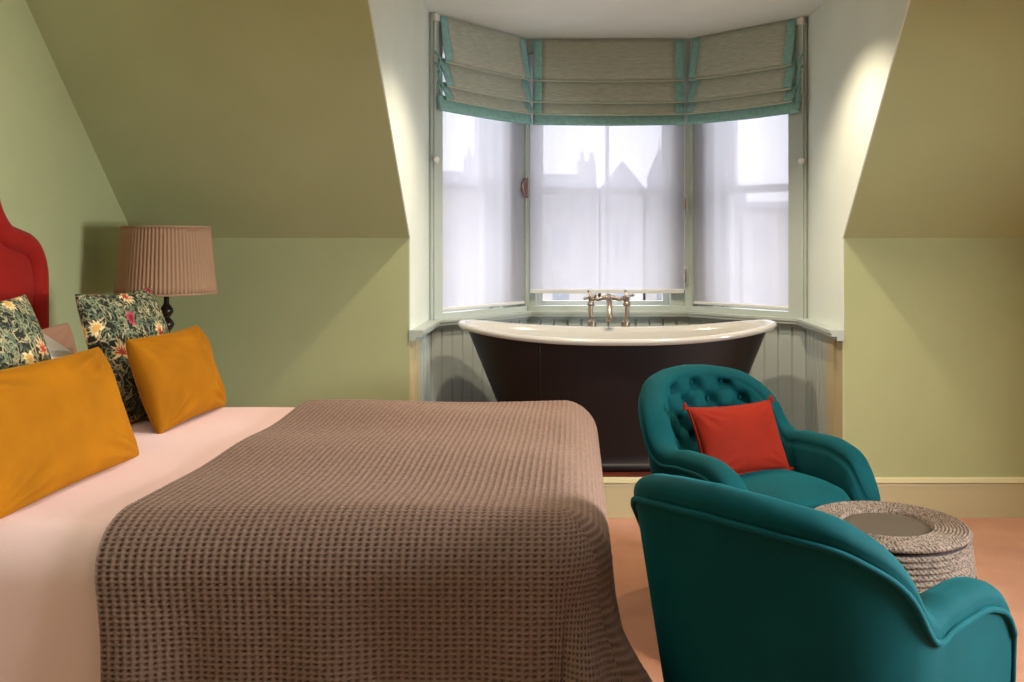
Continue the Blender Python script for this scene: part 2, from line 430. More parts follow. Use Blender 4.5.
# ------------------------------------------------------------------ roman blinds
def roman(i, label):
    M, L = FM[i]
    o0 = M @ Vector((L/2, -.03, 1.98))
    t = thing('roman_blind', label, 'blind', loc=o0, group='roman blinds in the bay')
    Mi = Matrix.Translation(-o0) @ M
    ztop = ZC-.008
    # (z_top, z_bottom, n_top, n_bottom)
    bands = [(ztop, 2.248, -.026, -.072), (2.27, 2.118, -.030, -.086), (2.14, 2.046, -.044, -.094), (2.066, 1.985, -.054, -.076)]
    u0, u1 = .004, L-.004
    u0, u1 = (.0, L-.040) if i == 0 else ((.040, L-.0) if i == 2 else (.040, L-.040))
    bord = .055
    for k, (za, zb, na, nb) in enumerate(bands):
        last = k == 3
        x0, x1 = u0, u1
        if i == 0: x0 = u0+(.055, .05, .04, .01)[k]
        if i == 2: x1 = u1-(.055, .05, .04, .01)[k]
        def strip(nm, p0, p1, m, off=0.0):
            nu = max(3, int((p1-p0)/.03)); nv = 10
            G = np.zeros((nu+1, nv+1, 3))
            for a in range(nu+1):
                uu = p0+(p1-p0)*a/nu
                sag = .006*math.sin(PI*(uu-u0)/(u1-u0))
                for b in range(nv+1):
                    v = b/nv
                    z = za+(zb-za)*v-(sag if b == nv else sag*v)
                    n = na+(nb-na)*(v**1.3)+.002*math.sin(uu*17+k*2)*v-off
                    if v > .93: n += .012*(v-.93)/.07       # edge tucks back under
                    G[a, b] = Mi @ Vector((uu, n, z))
            me = grid_mesh(nm, G); o = obj(nm, me, m, t)
            md = o.modifiers.new('thick', 'SOLIDIFY'); md.thickness = .006; md.offset = 0
            return o
        if last:
            strip('hem_border', x0, x1, M_blind_teal)
        else:
            strip('fabric_fold', x0+bord, x1-bord, M_blind)
            MB().tube([Mi @ Vector((uu, nb+.004, zb-.006*math.sin(PI*(uu-u0)/(u1-u0))-.002)) for uu in np.linspace(x0, x1, 20)], .0045, 6).build('fold_edge', M_blind_edge, t, smooth=True)
            strip('side_border', x0, x0+bord, M_blind_teal); strip('side_border', x1-bord, x1, M_blind_teal)
    MB().box(u0, u1, -.024, -.002, ztop-.03, ztop+.004, M=Mi).build('headrail', M_white_sash, t)
    # folded cloth behind, seen at the outer end, and the pull cord
    if i in (0, 2):
        ue = .012 if i == 0 else L-.012
        for k, zz in enumerate((2.30, 2.24, 2.17, 2.09)):
            pts = [(ue, -.03, zz), (ue, -.075, zz-.05), (ue, -.05, zz-.11), (ue, -.085, zz-.18)]
            w_ = .012
            s_ = MB()
            for (p, q) in zip(pts[:-1], pts[1:]):
                s_.tube([Mi @ Vector(p), Mi @ Vector(q)], .006, 6)
            if k < 2: s_.build('gathered_edge', M_blind_teal, t, smooth=True)
            else: s_.bm.free()
        MB().tube([Mi @ Vector((ue, -.032, z)) for z in np.linspace(2.47, 1.99, 8)], .002, 6).build('cord', M_whiteplastic, t)
        MB().box(ue-.012, ue+.012, -.045, -.014, 2.46, 2.50, bev=.006, M=Mi).build('pulley', M_whiteplastic, t, smooth='auto')
    else:
        MB().tube([Mi @ Vector((u1+.002, -.03, z)) for z in np.linspace(2.47, 1.0, 10)], .0018, 6).build('cord', M_whiteplastic, t)
roman(0, 'raised taupe roman blind with aqua border on the angled window above the bath head')
roman(1, 'widest raised taupe roman blind with aqua border over the middle window')
roman(2, 'raised taupe roman blind with aqua border on the angled window towards the armchairs')

# ------------------------------------------------------------------ bath
def bath():
    cx, cy = .215, 4.76; zb = .178
    t = thing('freestanding_bath', 'dark painted roll top bath with white enamel inside on the step under the bay', 'bath', loc=(cx, cy, zb))
    A_, B_ = .80, .325
    def rimz(cs): return .815-zb+.062*abs(cs)**2.4
    def plan(th, a, b, n=2.35):
        c, s_ = math.cos(th), math.sin(th)
        return (a*math.copysign(abs(c)**(2/n), c), b*math.copysign(abs(s_)**(2/n), s_))
    nu = 128
    ths = [2*PI*k/nu for k in range(nu)]
    def shell(levels):
        G = np.zeros((nu, len(levels), 3))
        for i, th in enumerate(ths):
            rz = rimz(plan(th, 1, 1)[0])
            for j, (fa, fb, fz, dz) in enumerate(levels):
                x, y = plan(th, fa, fb); G[i, j] = (x, y, fz*rz+dz)
        return G
    out = []
    for tau in np.linspace(0, .985, 16):
        a = .50+(.775-.50)*tau**1.05; b = .24+(.305-.24)*tau**.7
        out.append((a, b, tau, 0))
    out = [(.0, .0, 0, .0), (.46, .20, 0, 0), (.52, .26, 0, .0), (.535, .27, 0, .018), (.52, .26, 0, .034)]+[(a, b, z, .0) for (a, b, z, _) in out if z > .06]
    obj('tub_shell', fix_normals(grid_mesh('tub_shell', shell(out), close_u=True)), M_black, t)
    # rolled rim + inside
    ins = [(.770, .300, 1, -.010), (.788, .316, 1, -.022), (.806, .332, 1, -.018), (.812, .338, 1, -.004), (.806, .333, 1, .008), (.790, .318, 1, .012), (.770, .298, 1, .004), (.755, .284, 1, -.02)]
    for tau in np.linspace(.88, .18, 10):
        ins.append((.46+.29*tau**.8, .17+.11*tau**.6, tau, 0))
    ins += [(.40, .14, .12, 0), (.2, .08, .11, 0), (0, 0, .11, 0)]
    obj('enamel_inside', fix_normals(grid_mesh('enamel_inside', shell(ins), close_u=True)), M_enamel, t)
    # seam strap down the front and the row of rivets at the foot
    for xs in (-.385,):
        pts = []
        for tau in np.linspace(.05, .95, 14):
            a = .50+.275*tau**1.05; b = .24+.065*tau**.7
            yy = -b*(1-abs(xs/a)**2.35)**(1/2.35)
            pts.append((xs, yy-.001, tau*rimz(xs/.8)))
        MB().tube(pts, .004, 6).build('seam', M_black, t, smooth=True)
    MB().lathe([(.02, 0), (.024, .003), (.018, .006)], 16, c=(.0, .0, .085)).build('drain', M_metal, t, smooth=True)
    # base band
    return t
bath()
def taps():
    cx, cy = .187, 5.135; zb = .178
    t = thing('bath_mixer_tap', 'aged nickel bridge mixer tap on two standpipes behind the dark bath', 'tap', loc=(cx, cy, zb))
    h = .822-zb
    for sx in (-1, 1):
        x = sx*.093
        MB().lathe([(.030, 0), (.030, .012), (.016, .016), (.016, h-.06), (.024, h-.058), (.024, h+.028), (.016, h+.032), (.014, h+.04)], 20, c=(x, 0, 0)).build('standpipe', M_metal, t, smooth='auto')
        v = MB().tube([(x, 0, h+.02), (x+.002*sx, 0, h+.045), (x+.006*sx, 0, h+.06), (x+.008*sx, 0, h+.10), (x+.006*sx, 0, h+.14)], [.010, .012, .012, .013, .016], 12)
        v.ball((x+.006*sx, 0, h+.125), .021, (1, 1, .8)).ball((x+.002*sx, 0, h+.155), .02)
        vo = v.build('valve', M_metal, t, smooth=True)
        hd = MB(); c = Vector((x+.008*sx, -.012, h+.165))
        hd.ball(c, .014)
        for a in (0, PI/2):
            dv = Vector((math.cos(a+.3), 0, math.sin(a+.3)))*.033
            hd.tube([c-dv, c+dv], .0055, 8); hd.ball(c-dv, .009, n=8); hd.ball(c+dv, .009, n=8)
        hd.build('cross_handle', M_metal, vo, smooth=True)
    pts = [(-.081, 0, h+.158), (-.06, 0, h+.150), (-.035, 0, h+.157), (0, 0, h+.165), (.035, 0, h+.157), (.06, 0, h+.150), (.081, 0, h+.158)]
    MB().tube(pts, [.013, .010, .012, .017, .012, .010, .013], 12).build('bridge', M_metal, t, smooth=True)
    MB().tube([(0, 0, h+.16), (0, -.025, h+.155), (0, -.075, h+.12), (0, -.10, h+.07), (0, -.105, h+.035)], [.017, .017, .016, .017, .02], 14).build('spout', M_metal, t, smooth=True)
taps()

# ------------------------------------------------------------------ bed
BX0, BX1, BY0, BY1, BZ = -1.93, .05, 1.94, 3.47, .68
def soft_box(x0, x1, y0, y1, z0, z1, r, n=6):
    m = MB(); m.box(x0, x1, y0, y1, z0, z1, bev=0)
    es = list(m.bm.edges)
    bmesh.ops.bevel(m.bm, geom=es, offset=r, segments=n, profile=.5, affect='EDGES')
    return m
bed = thing('bed', 'wide bed with scalloped red upholstered headboard against the green wall', 'bed', loc=(-1.0, 2.71, 0))
Mb = Matrix.Translation((1.0, -2.71, 0))
def bobj(m, name, mat, smooth='auto'):
    for v in m.bm.verts: v.co = Mb @ v.co
    return m.build(name, mat, bed, smooth=smooth)
bobj(soft_box(BX0, BX1-.02, BY0+.02, BY1-.02, .08, .36, .02, 3), 'divan_base', M_head)
bobj(soft_box(BX0, BX1-.025, BY0+.025, BY1-.025, .36, BZ-.012, .11, 6), 'mattress', M_white_linen)
for x in (BX0+.15, BX1-.15):
    for y in (BY0+.15, BY1-.15):
        bobj(MB().lathe([(.02, 0), (.028, .03), (.03, .09)], 14, c=(x, y, 0)), 'leg', M_darkwood)
# headboard: outline in (y-offset, z), far half, mirrored
half = [(0, 1.60), (.20, 1.59), (.36, 1.56), (.45, 1.50), (.50, 1.41), (.55, 1.36), (.61, 1.342), (.69, 1.318), (.745, 1.265), (.775, 1.19), (.78, 1.08), (.78, .8), (.78, .3)]
def spline(pts, n):
    P_ = [Vector((p[0], p[1], 0)) for p in pts]; out = []
    P_ = [P_[0]*2-P_[1]]+P_+[P_[-1]*2-P_[-2]]
    for i in range(1, len(P_)-2):
        for k in range(n):
            t = k/n; a, b, c, d = P_[i-1:i+3]
            out.append(.5*((2*b)+(c-a)*t+(2*a-5*b+4*c-d)*t*t+(3*b-a-3*c+d)*t**3))
    out.append(P_[-2]); return [(p.x, p.y) for p in out]
hc = spline(half, 6)
CY = 2.72
outline = [(CY-y, z) for y, z in hc[::-1]]+[(CY+y, z) for y, z in hc[1:]]
inner = []
for k, (y, z) in enumerate(outline):
    a = outline[max(k-1, 0)]; b = outline[min(k+1, len(outline)-1)]
    ty, tz = b[0]-a[0], b[1]-a[1]; l = math.hypot(ty, tz); inner.append((y+tz/l*.045, z-ty/l*.045))
m = MB().prism(outline, 'x', XL+.003, XL+.06)
bobj(m, 'headboard', M_head)
# padded inner panel, domed
m = MB(); cpt = (CY, .85)
rings = []
for f, d in ((1, .055), (.99, .072), (.96, .082), (.8, .088), (.4, .09)):
    rings.append([m.bm.verts.new((XL+d, cpt[0]+(y-cpt[0])*f, cpt[1]+(z-cpt[1])*f)) for y, z in inner])
for a, b in zip(rings[:-1], rings[1:]):
    n = len(a)
    for k in range(n): m.bm.faces.new([a[k], a[(k+1) % n], b[(k+1) % n], b[k]])
m.bm.faces.new(rings[-1])
bobj(m, 'headboard_panel', M_head, True)
m = MB(); rings = []
for k, (y, z) in enumerate(inner):
    a = inner[max(k-1, 0)]; b = inner[min(k+1, len(inner)-1)]
    ty, tz = b[0]-a[0], b[1]-a[1]; l = math.hypot(ty, tz); nrm = (-tz/l, ty/l)
    rings.append([m.bm.verts.new((XL+.065+.045*math.sin(q), y+nrm[0]*.046*math.cos(q), z+nrm[1]*.046*math.cos(q))) for q in [2*PI*j/14 for j in range(14)]])
for a, b in zip(rings[:-1], rings[1:]):
    for k in range(14): m.bm.faces.new([a[k], a[(k+1) % 14], b[(k+1) % 14], b[k]])
bobj(m, 'headboard_border', M_head, True)

# cloth draped over the bed: flat cloth coordinates -> hanging surface
def drape(a_, b_, x1, y0, y1, zt, r, flare_c=.0, fold=0, seed=0, flx=.0, fly=.0):
    """a_: cloth coordinate along X (beyond x1 hangs), b_: along Y (below y0 / above y1 hangs)."""
    ea = np.maximum(a_-x1+r, 0); eb0 = np.maximum(y0+r-b_, 0); eb1 = np.maximum(b_-y1+r, 0)
    eb = np.maximum(eb0, eb1); sgn = np.where(eb0 > 0, -1.0, 1.0)
    E = np.maximum(ea, eb)
    th = np.arctan2(eb, np.maximum(ea, 1e-9))
    arc = r*PI/2
    ang = np.minimum(E, arc)/r
    h = r*np.sin(ang); v = r*(1-np.cos(ang)); down = np.maximum(E-arc, 0)
    corner = np.sin(2*th)*((ea > 0) & (eb > 0))
    fl = flare_c*np.where(sgn < 0, 1, .1)*corner*smoothstep(0, .55, down)+(flx*np.cos(th)**2+fly*np.sin(th)**2)*down
    fl = fl+fold*np.where(sgn < 0, 1, .1)*smoothstep(.03, .4, down)*corner*(np.cos(th*10+seed)+.35)
    H = h+fl
    X = np.where(ea > 0, x1-r+H*np.cos(th), a_)
    X = np.where((ea <= 0), a_, X)
    Yc = np.where(eb > 0, np.where(sgn < 0, y0+r, y1-r)+sgn*H*np.sin(th), b_)
    Z = zt-v-down*(1-.15*corner*0)
    return np.stack([X, Yc, Z], -1)

# bed cover (blush)
a = np.concatenate([np.linspace(BX0, -.1, 70), np.linspace(-.08, BX1+.52, 60)])
b = np.concatenate([np.linspace(BY0-.52, BY0+.1, 50), np.linspace(BY0+.12, BY1-.12, 40), np.linspace(BY1-.1, BY1+.5, 40)])
A, B = np.meshgrid(a, b, indexing='ij')
G = drape(A, B, BX1, BY0, BY1, BZ+.008, .105, fly=.01)
wr = np.sin(A*9+np.sin(B*7))*.0018+np.sin(B*23+A*5)*.001
G[..., 2] += np.where(G[..., 2] > BZ, wr, 0)
o = obj('bed_cover', fix_normals(grid_mesh('bed_cover', G)), M_bed_linen)
tag(o, 'smooth blush pink bed cover spread over the bed under the brown throw', 'bedding')
md = o.modifiers.new('thick', 'SOLIDIFY'); md.thickness = .008; md.offset = 0

# waffle throw: every cell of the weave is modelled
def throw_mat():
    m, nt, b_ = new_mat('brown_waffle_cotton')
    at = N(nt, 'ShaderNodeAttribute'); at.attribute_name = 'pit_shade'
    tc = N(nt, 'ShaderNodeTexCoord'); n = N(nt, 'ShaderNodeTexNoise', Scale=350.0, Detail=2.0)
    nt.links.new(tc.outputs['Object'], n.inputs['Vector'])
    r = N(nt, 'ShaderNodeValToRGB'); r.color_ramp.elements[0].color = lin(54, 37, 30); r.color_ramp.elements[1].color = lin(126, 102, 89)  # pits coloured darker than ridges: shade put into the colour
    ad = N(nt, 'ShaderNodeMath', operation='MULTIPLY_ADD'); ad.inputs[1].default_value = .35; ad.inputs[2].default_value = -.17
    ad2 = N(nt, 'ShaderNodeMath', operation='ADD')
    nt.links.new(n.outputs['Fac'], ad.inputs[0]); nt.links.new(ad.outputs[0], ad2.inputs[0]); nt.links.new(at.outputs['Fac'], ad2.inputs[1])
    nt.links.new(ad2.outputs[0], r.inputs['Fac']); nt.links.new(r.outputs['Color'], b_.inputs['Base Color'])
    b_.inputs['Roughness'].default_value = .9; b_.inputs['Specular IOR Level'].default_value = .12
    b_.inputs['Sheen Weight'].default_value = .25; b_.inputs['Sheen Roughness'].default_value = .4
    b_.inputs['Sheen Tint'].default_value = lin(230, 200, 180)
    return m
cell, cel2 = .0165, .0112; spc = 4
na = int((BX1+.56+1.0)/cell)*spc; nb = int((BY1+.30-(BY0-.58))/cel2)*spc
a = -.965+np.arange(na+1)*cell/spc; b = BY0-.58+np.arange(nb+1)*cel2/spc
A, B = np.meshgrid(a, b, indexing='ij')
sh_ = -.10*np.exp(-((B-BY0+.02)/.16)**2)*np.clip(-A, 0, 1)**2      # the weave wanders a little
G = drape(A+sh_*.3, B, BX1+.03, BY0-.022, BY1+.022, BZ+.034, .125, flare_c=.265, fold=.05, seed=.6, flx=.09, fly=.0)
puff = .005*np.sin(A*7+1.0)*np.sin(B*6)+.004*np.sin(B*11+A*3)+.010*np.sin((A+1)/1.03*PI)*np.clip(np.sin((B-BY0)/(BY1-BY0)*PI), 0, 1)
G[..., 2] += np.where(G[..., 2] > BZ-.03, 1, 0)*puff*smoothstep(0, .12, np.minimum(np.minimum(BX1-A, B-BY0), BY1-B))
# soft folds along the near hanging side
hang = smoothstep(.02, .4, (BY0-B))
G[..., 1] += -hang*.018*(A < BX1-.05)+hang*.010*(np.sin(A*15)+.6*np.sin(A*31+1.3))*(A < BX1-.05)
du = np.gradient(G, axis=0); dv = np.gradient(G, axis=1)
NN = np.cross(du, dv); NN /= np.maximum(np.linalg.norm(NN, axis=-1, keepdims=True), 1e-9)
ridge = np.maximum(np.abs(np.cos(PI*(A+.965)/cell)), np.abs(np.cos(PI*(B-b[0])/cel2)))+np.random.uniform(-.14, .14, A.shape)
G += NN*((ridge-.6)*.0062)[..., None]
me = grid_mesh('waffle_throw', G)
at = me.attributes.new('pit_shade', 'FLOAT', 'POINT'); at.data.foreach_set('value', ridge.astype(np.float32).ravel())
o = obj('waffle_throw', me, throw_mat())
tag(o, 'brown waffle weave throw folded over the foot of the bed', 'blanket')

# ------------------------------------------------------------------ pillows and cushions
def pillow_grid(w, h, t, n=48, pinch=.07, sq=.42, wrinkle=.004, seed=0, sag=0.0):
    u = np.sin(np.linspace(-1, 1, n)*PI/2*.97)/math.sin(PI/2*.97)
    U, V = np.meshgrid(u, u, indexing='ij')
    X = U*w/2*(1-pinch*(1-V**2)); Y = V*h/2*(1-pinch*(1-U**2)*1.1)
    T = t/2*np.maximum((1-U**2)*(1-V**2), 0)**sq*(1-sag*V)
    # creases running in from the corners
    cr = np.zeros_like(U)
    for sx in (-1, 1):
        for sy in (-1, 1):
            dx, dy = 1-sx*U, 1-sy*V
            rr = np.hypot(dx, dy); an = np.arctan2(dy, dx)
            cr += wrinkle*np.sin(an*14+seed+sx+2*sy)*np.exp(-((rr-.45)/.28)**2)
    P0 = np.stack([X, Y, np.zeros_like(X)], -1).reshape(-1, 3)
    nz = (vnoise(P0, 7, seed+3.1)*.6+vnoise(P0, 15, seed+9)*.3).reshape(U.shape)*wrinkle*1.6
    edge = ((1-U**2)*(1-V**2))**.5
    F = np.stack([X, Y, T+(cr+nz)*edge], -1); Bk = np.stack([X, Y, -T*.9], -1)
    return F, Bk, U, V
def pillow_mesh(name, F, Bk):
    n = F.shape[0]; V = np.concatenate([F.reshape(-1, 3), Bk.reshape(-1, 3)]); N0 = n*n; faces = []
    for i in range(n-1):
        for j in range(n-1):
            a, b, c, d = i*n+j, (i+1)*n+j, (i+1)*n+j+1, i*n+j+1
            faces.append((a, b, c, d)); faces.append((N0+a, N0+d, N0+c, N0+b))
    bm = bmesh.new(); bm.verts.layers.float_color.new('pattern')
    vs = [bm.verts.new(v) for v in V]
    for f in faces: bm.faces.new([vs[k] for k in f])
    return bm, vs, N0
def orient(loc, yaw, lean, roll=0):
    """local x = width, y = height, z = face normal; yaw turns the face about Z (0 = faces +X), lean tips it back."""
    nrm = Vector((math.cos(lean)*math.cos(yaw), math.cos(lean)*math.sin(yaw), math.sin(lean)))
    wid = Vector((-math.sin(yaw), math.cos(yaw), 0)); up = nrm.cross(wid)
    R = Matrix((wid, up, nrm)).transposed().to_4x4()
    return Matrix.Translation(loc) @ R @ Matrix.Rotation(roll, 4, 'Z')
def cushion(name, label, cat, mat, w, h, t, loc, yaw, lean, roll=0, seed=0, piping=None, group=None, n=48, pattern=None, pinch=.07, sq=.42, wrinkle=.004, tassels=False, sag=0.0, part='cover'):
    F, Bk, U, V = pillow_grid(w, h, t, n, pinch, sq, wrinkle, seed, sag)
    bm, vs, N0 = pillow_mesh(name, F, Bk)
    if pattern is not None:
        lay = bm.verts.layers.float_color['pattern']
        img = pattern; S_ = img.shape[0]
        def along(Q, T):
            d_ = np.concatenate([[0], np.cumsum(np.hypot(np.diff(Q), np.diff(T)))]); return d_/max(w, h)/1.25
        mid = F.shape[0]//2
        au, av = along(F[:, mid, 0], F[:, mid, 2]), along(F[mid, :, 1], F[mid, :, 2])
        iu = np.clip((au*(S_-1)).astype(int), 0, S_-1); iv = np.clip((av*(S_-1)).astype(int), 0, S_-1)
        iu, iv = [q.ravel() for q in np.meshgrid(iu, iv, indexing='ij')]
        for k in range(N0):
            c = img[iu[k], iv[k]]; vs[k][lay] = (*c, 1); vs[N0+k][lay] = (*c, 1)
    bmesh.ops.remove_doubles(bm, verts=bm.verts, dist=1e-5)
    bmesh.ops.recalc_face_normals(bm, faces=bm.faces)
    me = bpy.data.meshes.new(name); bm.to_mesh(me); bm.free()
    o = obj(name, me, mat); o.matrix_world = orient(loc, yaw, lean, roll)
    tag(o, label, cat, group)
    nn = F.shape[0]
    per = [F[i, 0] for i in range(nn)]+[F[nn-1, j] for j in range(1, nn)]+[F[i, nn-1] for i in range(nn-2, -1, -1)]+[F[0, j] for j in range(nn-2, 0, -1)]
    if piping:
        per2 = [(p[0], p[1], 0) for p in per[::2]]
        MB().tube(per2+[per2[0]], .005, 8).build('piping', piping, o, smooth=True)
    if tassels:
        for i, j in ((0, 0), (0, -1), (-1, 0), (-1, -1)):
            c = Vector(F[i, j]); dv = Vector((c.x, c.y, 0)).normalized()
            tb = MB()
            for q in range(5):
                an = (q-2)*.35; d2 = Vector((dv.x*math.cos(an)-dv.y*math.sin(an), dv.x*math.sin(an)+dv.y*math.cos(an), .12*(q % 2)))
                tb.tube([c, c+d2*.022], [.004, .003], 6)
            tb.build('tassel', piping, o, smooth=True)
    return o

# woven floral pattern: leaf scrolls and starry flowers painted on a colour grid
def floral(seed, S_=330):
    rnd = np.random.RandomState(seed)
    img = np.zeros((S_, S_, 3)); img[:] = lin(42, 42, 34)[:3]
    def disc(x, y, r, c):
        x0, x1, y0, y1 = int(max(0, x-r-1)), int(min(S_, x+r+2)), int(max(0, y-r-1)), int(min(S_, y+r+2))
        if x1 <= x0 or y1 <= y0: return
        X, Y = np.meshgrid(np.arange(x0, x1), np.arange(y0, y1), indexing='ij')
        mk = (X-x)**2+(Y-y)**2 <= r*r
        img[x0:x1, y0:y1][mk] = c[:3]
    sage = [lin(122, 130, 98), lin(98, 110, 84), lin(146, 142, 110), lin(90, 104, 84), lin(180, 162, 122)]
    def leaf(x, y, an, ln, wd, c, cv):
        k = int(ln*1.4)+3
        for q in range(k):
            f = q/(k-1); a2 = an+cv*f
            disc(x+math.cos(a2)*ln*f, y+math.sin(a2)*ln*f, max(.5, wd*math.sin(PI*min(1, f*.9+.08))), c)
    for _ in range(2300):
        leaf(rnd.rand()*S_, rnd.rand()*S_, rnd.rand()*6.28, 9+rnd.rand()*15, .9+rnd.rand()*.9, sage[rnd.randint(5)], rnd.randn()*1.2)
    fl = []
    tries = 0
    while len(fl) < 24 and tries < 900:
        tries += 1
        x, y = rnd.rand(2)*S_
        if all(math.hypot(x-p, y-q) > 52 for p, q in fl): fl.append((x, y))
    for k, (x, y) in enumerate(fl):
        base = rnd.rand()*6.28
        cream = lin(226, 200, 150); red = lin(176, 62, 48); pink = lin(170, 72, 82); gold = lin(206, 160, 84)
        outer, inn = [(cream, red), (pink, lin(120, 36, 48)), (cream, gold), (lin(214, 176, 128), red)][k % 4]
        L = 27 if k % 4 in (0, 3) else 19
        for q in range(9):
            an = base+(q-4)*.5
            leaf(x, y, an, L*(1-.05*abs(q-4)), 3.0, outer, .15)
        for q in range(7):
            an = base+(q-3)*.5
            leaf(x, y, an, L*.62, 1.9, inn, .1)
        disc(x, y, 3.4, inn)
    return img
def pattern_mat():
    m, nt, b_ = new_mat('floral_weave')
    at = N(nt, 'ShaderNodeAttribute'); at.attribute_name = 'pattern'
    nt.links.new(at.outputs['Color'], b_.inputs['Base Color'])
    b_.inputs['Roughness'].default_value = .85; b_.inputs['Specular IOR Level'].default_value = .15
    tc = N(nt, 'ShaderNodeTexCoord'); n2 = N(nt, 'ShaderNodeTexNoise', Scale=400.0, Detail=2.0); nt.links.new(tc.outputs['Object'], n2.inputs['Vector'])
    bp = N(nt, 'ShaderNodeBump', Strength=.12, Distance=.002)
    nt.links.new(n2.outputs['Fac'], bp.inputs['Height']); nt.links.new(bp.outputs['Normal'], b_.inputs['Normal'])
    return m
M_floral = pattern_mat()
TOP = BZ+.006
def sit(X, h, lean, t):
    """height and x of a cushion centre whose lower edge rests at X on the bed"""
    return (X-math.sin(lean)*h/2, TOP+math.cos(lean)*h/2*.97)
gx = 'mustard velvet cushions'
# sleeping pillows behind
cushion('pillow', 'pink pillow upright against the red headboard behind the white pillow', 'pillow', M_pink_linen, .62, .30, .13, (-1.86, 3.16, TOP+.16), .0, .25, seed=1, sq=.3)
cushion('pillow', 'white pillow slumped between the two floral cushions', 'pillow', M_white_linen, .62, .40, .14, (-1.73, 2.95, TOP+.175), .0, .95, seed=2, sq=.34)
# floral squares
cushion('floral_cushion', 'dark floral square cushion under the lamp, beside the bedside table', 'cushion', M_floral, .47, .465, .15, (-1.53, 3.23, TOP+.218), -.06, .30, seed=3, n=280, pattern=floral(4), group='floral cushions', wrinkle=.003, pinch=.06)
cushion('floral_cushion', 'sage floral square cushion in front of the red headboard', 'cushion', M_floral, .50, .48, .15, (-1.53, 2.48, TOP+.225), .05, .30, seed=4, n=280, pattern=floral(11), group='floral cushions', wrinkle=.003, pinch=.06)
# mustard oblongs
cushion('velvet_cushion', 'mustard velvet oblong cushion nearest the camera, in front of the sage floral cushion', 'cushion', M_mustard, .66, .335, .15, (-1.31, 2.31, TOP+.154), -.04, .36, seed=5, n=70, group=gx, wrinkle=.011, pinch=.05, sq=.36)
cushion('velvet_cushion', 'mustard velvet oblong cushion in front of the dark floral cushion by the lamp', 'cushion', M_mustard, .50, .315, .15, (-1.345, 3.16, TOP+.153), -.03, .34, seed=6, n=70, group=gx, wrinkle=.011, pinch=.05, sq=.36)

# ------------------------------------------------------------------ bedside table and lamp
tb = thing('bedside_table', 'dark wood bedside table beyond the bed, carrying the lamp', 'table', loc=(-1.80, 3.93, 0))
MB().box(-.23, .2, -.22, .22, .62, .65, bev=.006).build('table_top', M_darkwood, tb)
MB().box(-.21, .18, -.20, .20, .44, .62).build('carcass', M_darkwood, tb)
dr = MB().box(.18, .195, -.18, .18, .46, .60, bev=.004).build('drawer', M_darkwood, tb)
MB().ball((.21, 0, .53), .016).build('knob', M_metal, dr, smooth=True)
for sx in (-.19, .16):
    for sy in (-.18, .18):
        MB().lathe([(.012, 0), (.02, .44)], 12, c=(sx, sy, 0)).build('leg', M_darkwood, tb, smooth='auto')
lamp = thing('table_lamp', 'table lamp with pleated blush shade and dark turned bobbin stem', 'lamp', loc=(-1.735, 3.95, .65))
MB().lathe([(.001, 0), (.085, 0), (.088, .012), (.07, .022), (.035, .03), (.02, .05)], 32).build('lamp_base', M_lampwood, lamp, smooth='auto')
prof = []
z = .045
for r in (.040, .037, .034, .031, .028):
    hgt = r*1.95
    for q in range(9):
        f = q/8; prof.append((.013+(r-.013)*math.sin(PI*f)**1.2, z+hgt*f))
    z += hgt
prof += [(.011, z+.005), (.010, .49)]
MB().lathe(prof, 28).build('stem', M_lampwood, lamp, smooth=True)
# pleated shade
def shade():
    npl = 76; n = npl*4; z0, z1 = .425, .705; r0, r1 = .198, .172
    nz = 10
    G = np.zeros((n, nz, 3))
    for i in range(n):
        th = 2*PI*i/n; w_ = (0, .8, 1, .35)[i % 4]
        tw = .0
        for j in range(nz):
            f = j/(nz-1); r = r0+(r1-r0)*f+(w_-.5)*.008
            G[i, j] = (r*math.cos(th+tw*f), r*math.sin(th+tw*f), z0+(z1-z0)*f)
    o = obj('lamp_shade', fix_normals(grid_mesh('lamp_shade', G, close_u=True)), M_shade, lamp, smooth=False)
    md = o.modifiers.new('thick', 'SOLIDIFY'); md.thickness = .002; md.offset = -1
    for (r, z_) in ((r0, z0), (r1, z1)):
        s_ = MB(); pts = [(r*1.006*math.cos(2*PI*k/64), r*1.006*math.sin(2*PI*k/64), z_) for k in range(65)]
        s_.tube(pts, .0045, 8).build('shade_rim', M_shade, o, smooth=True)
    s_ = MB().ball((0, 0, .53), .03).lathe([(.016, .45), (.016, .51)], 12); s_.build('bulb', M_whiteplastic, lamp, smooth=True)
    s_ = MB()
    for k in range(3):
        a = 2*PI*k/3; s_.tube([(0, 0, .47), (r0*.99*math.cos(a), r0*.99*math.sin(a), z0+.01)], .002, 6)
    s_.build('shade_carrier', M_metal, lamp)
M_shade = simple('pleated_blush_silk', lin(180, 144, 114), rough=.8, spec=.2, sheen=.15)
shade()

